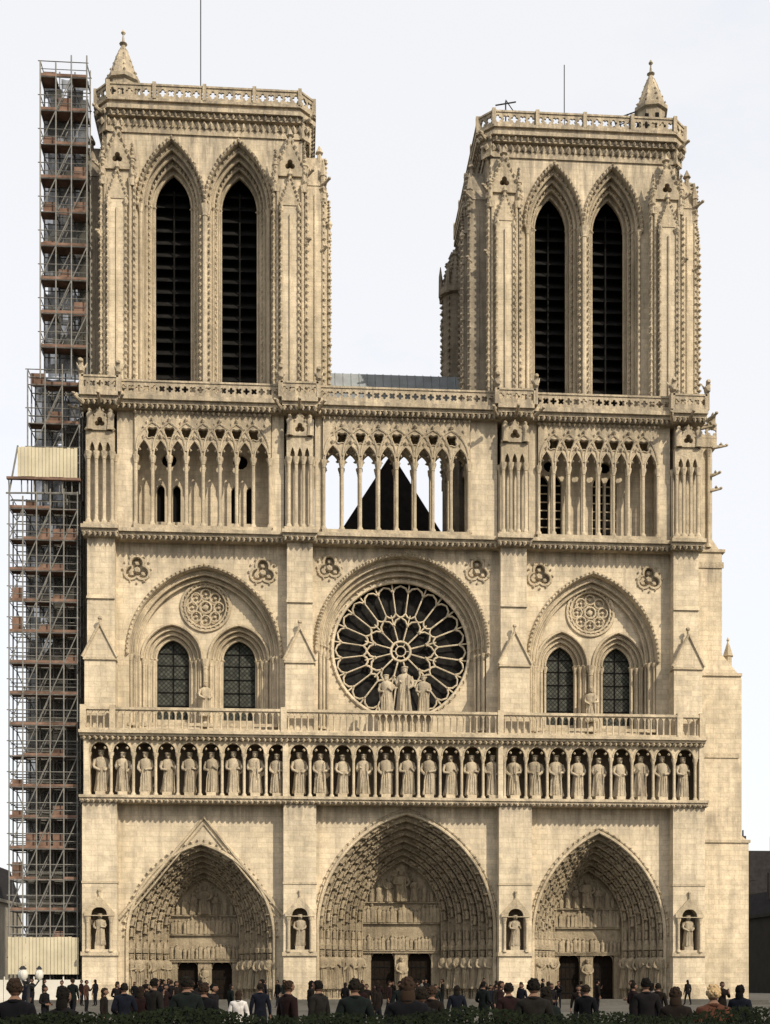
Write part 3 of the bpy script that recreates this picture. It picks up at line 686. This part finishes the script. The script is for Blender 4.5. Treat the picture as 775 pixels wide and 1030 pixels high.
def hoard(x0,x1,y_,z0_,z1):
    for x in frange(x0,x1-.22,.22): box(HB,x,x+.20,y_-(.05 if int(x*10)%2 else 0),y_+.04,z0_,z1+random.uniform(-.03,.03))
hoard(-24.2,-20.4,-.25,34.0,35.9); hoard(-24.8,-20.3,-.3,1.9,4.3)
box(DK,-24.9,-20.2,-.35,-.1,33.8,33.95); tube(TB,[(-24.8,0,33),(-24.2,-.2,36.0)],.06,5); tube(TB,[(-25.0,0,33),(-20.4,0,33.1)],.06,5)
for q in range(6): tube(TB,[(-24.8+q*.8,0,33.0),(-24.8+q*.8,-.1,34)],.04,4)
TB.obj('tubes',M_tube,sc); DK.obj('deck_boards',M_deck,sc,False); HB.obj('hoarding_panels',M_hoard,sc,False); NB.obj('netting',M_net,sc,False)
fe=MB()
for x in frange(-32,-21,1.8):
    box(fe,x+.03,x+1.77,-2.0,-1.95,.1,1.55); tube(fe,[(x,-1.97,0),(x,-1.97,1.75)],.05,5)
fe.obj('site_fence',plain('fence_panel',(.5,.48,.42),.7,.12,1))

# ------------------------------------------------------------ ground
g=MB(); g.add([(-1500,-1500,0),(1500,-1500,0),(1500,1500,0),(-1500,1500,0)],[(0,1,2,3)])
M_pav=stone('paving_stone',(.10,.095,.083),(.07,.066,.058),False,.3,.1,(.05,.045,.04,1),False)
g.obj('ground',M_pav,None,False)
pv=MB(); box(pv,-24,24,-6,-1.4,.0,.14); box(pv,-23.5,23.5,-5.2,-1.4,.143,.28); pv.obj('parvis_steps',M_pav,None,False)

# ------------------------------------------------------------ distant buildings
def building(name,x0,x1,y0,y1,h,rh,wallc,seed):
    W_,R_,G_,C_=MB(),MB(),MB(),MB(); e=empty(name)
    hl=[];st=3.1;nf=int((h-1)/st)
    for f in range(nf):
        for x in frange(x0+1.5,x1-1.5,2.4):
            hl.append([(x-.5,.8+f*st),(x+.5,.8+f*st),(x+.5,2.7+f*st),(x-.5,2.7+f*st)])
    prism(W_,[(x0,0),(x1,0),(x1,h),(x0,h)],y0,y0+.4,hl); box(G_,x0+.2,x1-.2,y0+.3,y0+.35,.2,h-.2); box(W_,x0+.01,x1-.01,y0+.41,y1,0,h)
    for hh in hl: box(W_,hh[0][0]-.1,hh[1][0]+.1,y0-.1,y0-.001,hh[0][1]-.15,hh[0][1])
    box(W_,x0-.3,x1+.3,y0-.4,y1+.3,h+.002,h+.35)
    R_.add([(x0,y0,h+.35),(x1,y0,h+.35),(x1,y1,h+.35),(x0,y1,h+.35),(x0+1,y0+1.5,h+rh),(x1-1,y0+1.5,h+rh),(x1-1,y1-1.5,h+rh),(x0+1,y1-1.5,h+rh)],[(0,1,5,4),(1,2,6,5),(2,3,7,6),(3,0,4,7),(4,5,6,7)])
    for x in frange(x0+2.5,x1-2.5,3.6):
        box(W_,x-.6,x+.6,y0+.5,y0+2,h+.4,h+2.2); box(G_,x-.4,x+.4,y0+.42,y0+.499,h+.6,h+2.0)
    for x in frange(x0+1.2,x1-1.2,5):
        box(C_,x-.9,x+.9,y0+2,y0+2.8,h+rh-1,h+rh+2)
        for q in (-.6,-.2,.2,.6): rev(C_,x+q,y0+2.4,[(.13,h+rh+2),(.11,h+rh+2.8)],6)
    W_.obj('walls',plain(name+'_wall',wallc,.95,.2,.6),e,False); R_.obj('roof',M_slate,e,False); G_.obj('windows',M_louv,e,False); C_.obj('chimneys',plain(name+'_chimney',(.04,.03,.027),.9),e,False)
building('apartment_building',46.6,72,55,70,8.6,3.0,(.030,.027,.022),1)
building('apartment_building',51.0,80,80,95,12.5,6.0,(.022,.020,.017),2)
building('apartment_building',-70,-38.5,55,70,10.0,4.2,(.26,.23,.18),3)

def lamp(x,y,h):
    L_,G_=MB(),MB(); e=empty('street_lamp')
    rev(L_,x,y,[(.16,0),(.16,.3),(.09,.4),(.06,1.0),(.05,h-.3),(.08,h-.25),(.03,h)],8)
    for a in (0,1,2):
        dx=.38*math.cos(a*2.09+.3);dy=.38*math.sin(a*2.09+.3)
        tube(L_,[(x,y,h-.35),(x+dx*.6,y+dy*.6,h-.42),(x+dx,y+dy,h-.2)],.03,5); rev(G_,x+dx,y+dy,[(.05,h-.2),(.14,h-.1),(.15,h+.08),(.07,h+.2)],8); rev(L_,x+dx,y+dy,[(.12,h+.2),(.02,h+.32)],6)
    L_.obj('post',M_iron,e); G_.obj('lanterns',plain('lantern_glass',(.5,.48,.42),.3,.1),e)
lamp(-15.9,-38,1.75)

# ------------------------------------------------------------ people
M_coat,t,b=nt('clothing'); oi=N(t,'ShaderNodeObjectInfo'); tc=N(t,'ShaderNodeTexCoord')
f=ramp(t,noise(t,tc.outputs['Object'],9,4,.6),[(.3,.6),(.7,1.3)]); cc=mixc(t,'MULTIPLY',1,oi.outputs['Color'],f); t.links.new(cc,b.inputs['Base Color']); b.inputs['Roughness'].default_value=1
M_trou=plain('trousers',(.006,.006,.008),1); M_skin=plain('skin',(.13,.075,.052),.8,.08,6)
M_hair,t,b=nt('hair'); oi=N(t,'ShaderNodeObjectInfo'); cc=ramp(t,oi.outputs['Random'],[(0,(.003,.0025,.002)),(.7,(.008,.006,.004)),(1,(.022,.013,.008))]); t.links.new(cc,b.inputs['Base Color']); b.inputs['Roughness'].default_value=.95
M_blond=plain('hair_blond',(.30,.21,.11),.8,.35,30); M_lips=plain('lips',(.10,.04,.035),.7)
def person_mesh(pose,blond=False,longhair=False):
    V=[];E=[];Rr=[]
    def a(p,r,par=None):
        V.append(p);Rr.append(r if isinstance(r,tuple) else (r,r))
        if par is not None: E.append((par,len(V)-1))
        return len(V)-1
    pel=a((0,0,.93),(.15,.115)); w=a((0,0,1.08),(.145,.11),pel); ch=a((0,.01,1.26),(.165,.12),w); up=a((0,.01,1.38),(.13,.095),ch); nb=a((0,.01,1.46),.062,up); a((0,-.005,1.54),.052,nb)
    hands=[]
    for s_ in (-1,1):
        sh=a((s_*.165,.01,1.375),.075,up)
        if pose==1 and s_==1: el=a((.24,-.08,1.14),.055,sh); wr=a((.10,-.27,1.30),.036,el); pm=a((.07,-.30,1.37),.034,wr); d=Vector((-.2,-.15,1)).normalized(); sd=Vector((-1,0,-.2)).normalized()
        elif pose==2: el=a((s_*.25,.04,1.10),.055,sh); wr=a((s_*.16,-.17,1.03),.036,el); pm=a((s_*.11,-.22,1.03),.034,wr); d=Vector((-s_*.7,-.6,-.1)).normalized(); sd=Vector((0,0,1))
        else: el=a((s_*.235,.03,1.10),.055,sh); wr=a((s_*.25,-.04,.86),.036,el); pm=a((s_*.25,-.055,.79),.034,wr); d=Vector((0,-.15,-1)).normalized(); sd=Vector((0,-1,.15)).normalized()
        hands.append(Vector(V[pm])); pv_=Vector(V[pm])
        for q,(o_,l_) in enumerate(((-.028,.058),(-.010,.075),(.010,.08),(.028,.07))):
            k=pv_+sd*o_+d*.035; k2=k+d*l_*.5; k3=k2+(d*.8+Vector((0,-.5,0))*.4).normalized()*l_*.5
            i1=a(tuple(k),.010,pm);i2=a(tuple(k2),.009,i1);a(tuple(k3),.007,i2)
        k=pv_+sd*.04-d*.01; i1=a(tuple(k),.012,pm); a(tuple(k+sd*.025+d*.035),.009,i1)
        hp=a((s_*.09,0,.86),.10,pel)
        st=(.12*s_ if pose==3 else 0)
        kn=a((s_*.10,-.02-st*.8,.49),.065,hp); an=a((s_*.105,.02-st*1.6,.10),.045,kn); a((s_*.125,-.13-st*1.6,.04),.042,an)
    me=bpy.data.meshes.new('pm'); me.from_pydata(V,E,[]); ob=bpy.data.objects.new('pm',me); scene.collection.objects.link(ob)
    md=ob.modifiers.new('s','SKIN')
    if not me.skin_vertices:
        bm=bmesh.new(); bm.from_mesh(me); bm.verts.layers.skin.verify(); bm.to_mesh(me); bm.free()
    for i,r in enumerate(Rr): me.skin_vertices[0].data[i].radius=r; me.skin_vertices[0].data[i].use_root=(i==0)
    sb=ob.modifiers.new('d','SUBSURF'); sb.levels=1; sb.render_levels=1
    dg=bpy.context.evaluated_depsgraph_get(); body=bpy.data.meshes.new_from_object(ob.evaluated_get(dg)); bpy.data.objects.remove(ob)
    bm=bmesh.new(); bm.from_mesh(body)
    for f_ in bm.faces:
        c_=f_.calc_center_median(); f_.smooth=True
        m_=1 if c_.z<.84 else 0
        if c_.z>1.47 and abs(c_.x)<.1: m_=2
        for h in hands:
            if (c_-h).length<.11 and abs(c_.x)>.04: m_=2
        if m_==1 and c_.z<.10: m_=5
        f_.material_index=m_
    r=bmesh.ops.create_uvsphere(bm,u_segments=18,v_segments=14,radius=1)
    hc=Vector((0,-.015,1.605)); hv=set(r['verts'])
    for v in r['verts']:
        p=v.co; z=p.z; x=p.x*.076; y_=p.y*.095
        if z<0: x*=1-.28*z*z; y_*=1-.15*z*z
        if p.y<-.5 and -.5<z<-.2: y_-=.004
        hairy=(p.y>-.15 and z>-.55) or z>.48
        if longhair and p.y>0: hairy=True
        k=1.10+.05*math.sin(9*p.x+7*p.z) if hairy else 1
        v.co=hc+Vector((x*k,y_*k+.0,z*.112*(1.04 if hairy else 1)))
    for f_ in bm.faces:
        if all(v in hv for v in f_.verts):
            c_=f_.calc_center_median()-hc; f_.smooth=True
            f_.material_index=3 if ((c_.y>-.02 and c_.z>-.06) or c_.z>.055 or (longhair and c_.y>.0)) else 2
    def sph(c_,sx,sy,sz,mi,u=8):
        r=bmesh.ops.create_uvsphere(bm,u_segments=u,v_segments=6,radius=1); vs=set(r['verts'])
        for v in vs: v.co=Vector(c_)+Vector((v.co.x*sx,v.co.y*sy,v.co.z*sz))
        for v in vs:
            for f_ in v.link_faces: f_.material_index=mi; f_.smooth=True
    sph(hc+Vector((0,-.098,-.015)),.013,.018,.022,2); sph(hc+Vector((0,-.088,-.052)),.026,.01,.007,6)
    for s_ in (-1,1):
        sph(hc+Vector((s_*.030,-.084,.008)),.012,.010,.008,5); sph(hc+Vector((s_*.079,.0,-.005)),.010,.022,.03,2)
    if longhair: sph(hc+Vector((0,.05,-.11)),.085,.055,.14,3,12)
    for q in range(26):
        an=random.uniform(-.3,pi+.3); zz=random.uniform(-.2,.95); rr=math.sqrt(max(0,1-zz*zz))
        sph(hc+Vector((.076*rr*math.cos(an),.092*rr*abs(math.sin(an))+.005,.108*zz)),.02,.02,.024,3,6)
    sph(Vector((0,.012,1.455)),.085,.08,.035,0,12)
    out=bpy.data.meshes.new('person_mesh'); bm.to_mesh(out); bm.free()
    for m_ in (M_coat,M_trou,M_skin,M_blond if blond else M_hair,M_coat,M_iron,M_lips): out.materials.append(m_)
    return out
PM=[person_mesh(0),person_mesh(1),person_mesh(2),person_mesh(3),person_mesh(0,False,True),person_mesh(3,False,True),person_mesh(2,True,False)]
darkc=[(.003,.003,.004),(.005,.0045,.005),(.007,.005,.004),(.004,.005,.009),(.009,.004,.004),(.008,.007,.006),(.004,.006,.0055)]  # near-black coats: shade over the crowd is put into the clothing colour
def person(x,y,h,rot,m,c):
    ob=bpy.data.objects.new('person',PM[m]); scene.collection.objects.link(ob); ob.location=(x,y,0); s_=h/1.72; ob.scale=(s_*1.04,s_*1.04,s_); ob.rotation_euler=(0,0,rot); ob.color=(*c,1)
near=[(-9.37,-71,1.61,pi,0),(-9.0,-70.2,1.50,2.6,4),(-10.75,-55,1.4,1.5,5),(-9.78,-59,1.52,3.4,2),(-9.5,-58.6,1.45,2.8,4),(-9.08,-60,1.62,2.4,1),(-7.97,-66,1.64,3.3,0),(-7.75,-65.6,1.55,3.0,2),(-8.14,-57,1.5,1.2,3),(-7.56,-58,1.36,3.0,4),(-7.19,-55,1.5,pi,0),
(-6.5,-64,1.58,2.2,3),(-6.0,-63,1.58,4.0,0),(-5.61,-68,1.61,3.2,2),(-5.22,-71.5,1.62,3.1,4),(-5.02,-70.9,1.52,3.3,0),(-4.27,-65,1.50,2.6,1),(-2.62,-55,1.45,3.1,5),(-2.9,-64,1.54,3.4,0),(-3.42,-69,1.61,3.0,2),(-3.2,-68.7,1.5,3.6,4),
(-.93,-61,1.5,2.6,1),(-.61,-64,1.62,3.1,0),(-1.61,-69,1.50,2.9,4),(1.33,-63,1.5,2.4,5)]
for i,(x,y,h,r,m) in enumerate(near): person(x,y,h,r,m,darkc[i%7] if i!=9 else (.40,.38,.36))
person(-1.65,-70.6,1.54,3.1,6,(.05,.02,.012))
cl=[(-.14,.03),(-.10,.02),(-.06,.04),(.09,.03),(.12,.03),(.03,.03),(.16,.02),(.23,.05),(-.2,.03)]
for i in range(72):
    d=random.uniform(27,79); a,b_=random.choice(cl); k=random.gauss(a,b_)
    if not -.30<k<.355: continue
    c=random.choice(darkc) if random.random()<.95 else random.choice([(.12,.11,.10),(.04,.02,.014),(.02,.025,.05)])
    person(-6.4+d*k,-85+d,random.uniform(1.38,1.60) if d<50 else random.uniform(1.45,1.66),random.uniform(0,6.3),random.randint(0,5),c)

# ------------------------------------------------------------ hedge
M_leaf,t,b=nt('hedge_leaf'); tc=N(t,'ShaderNodeTexCoord'); cc=ramp(t,noise(t,tc.outputs['Object'],3,4,.7),[(.3,(.004,.006,.003)),(.7,(.010,.014,.007))]); t.links.new(cc,b.inputs['Base Color']); b.inputs['Roughness'].default_value=1; b.inputs['Specular IOR Level'].default_value=.05
hd=MB(); box(hd,-15.5,2.5,-74.2,-73.2,0,1.20)
for i in range(30000):
    x=random.uniform(-15.6,2.6); z=1.24+.03*math.sin(x*2.3)+.025*math.sin(x*5.1+1)
    if random.random()<.55: p=Vector((x,random.uniform(-74.3,-73.1),z+random.uniform(-.08,.06)))
    else: p=Vector((x,-74.25+random.uniform(-.08,.06),random.uniform(.3,z)))
    a=Vector((random.gauss(0,1),random.gauss(0,1),random.gauss(0,1))).normalized()*.024; b_=a.orthogonal().normalized()*.014
    hd.add([tuple(p-a),tuple(p+b_),tuple(p+a),tuple(p-b_)],[(0,1,2,3)])
hd.obj('hedge',M_leaf,None,False)

# ------------------------------------------------------------ light, world, camera
az=math.radians(36); el=math.radians(38)
sd=Vector((math.sin(az)*math.cos(el),-math.cos(az)*math.cos(el),math.sin(el)))
sun=bpy.data.lights.new('sun','SUN'); sun.energy=5.0; sun.angle=math.radians(.5); sun.color=(1,.89,.72)
so=bpy.data.objects.new('sun',sun); scene.collection.objects.link(so); so.rotation_euler=sd.to_track_quat('Z','Y').to_euler()
w=bpy.data.worlds.new('World'); scene.world=w; w.use_nodes=True; t=w.node_tree
bg=t.nodes['Background']; sk=N(t,'ShaderNodeTexSky'); sk.sky_type='NISHITA'; sk.sun_disc=False; sk.sun_elevation=el; sk.sun_rotation=pi-az
sk.dust_density=3; t.links.new(sk.outputs[0],bg.inputs[0]); bg.inputs[1].default_value=.05
bg2=N(t,'ShaderNodeBackground'); tc=N(t,'ShaderNodeTexCoord')
cc=ramp(t,noise(t,mapping(t,tc.outputs['Generated'],(1,1,2.5)),2.2,6,.6),[(.33,(.82,.84,.86)),(.47,(.92,.90,.88))]); t.links.new(cc,bg2.inputs[0]); bg2.inputs[1].default_value=.93
ad=N(t,'ShaderNodeAddShader'); t.links.new(bg.outputs[0],ad.inputs[0]); t.links.new(bg2.outputs[0],ad.inputs[1]); t.links.new(ad.outputs[0],t.nodes['World Output'].inputs[0])
cam=bpy.data.cameras.new('camera'); co=bpy.data.objects.new('camera',cam); scene.collection.objects.link(co); scene.camera=co
co.location=(-6.4,-85,1.6); co.rotation_euler=(pi/2,0,-math.radians(4.0))
cam.sensor_fit='HORIZONTAL'; cam.sensor_width=36; cam.lens=36*1301/775; cam.shift_y=470/775; cam.clip_end=5000
scene.view_settings.view_transform='Standard'; scene.view_settings.look='None'; scene.view_settings.exposure=0
print('faces',sum(len(o.data.polygons) for o in scene.objects if o.type=='MESH'))
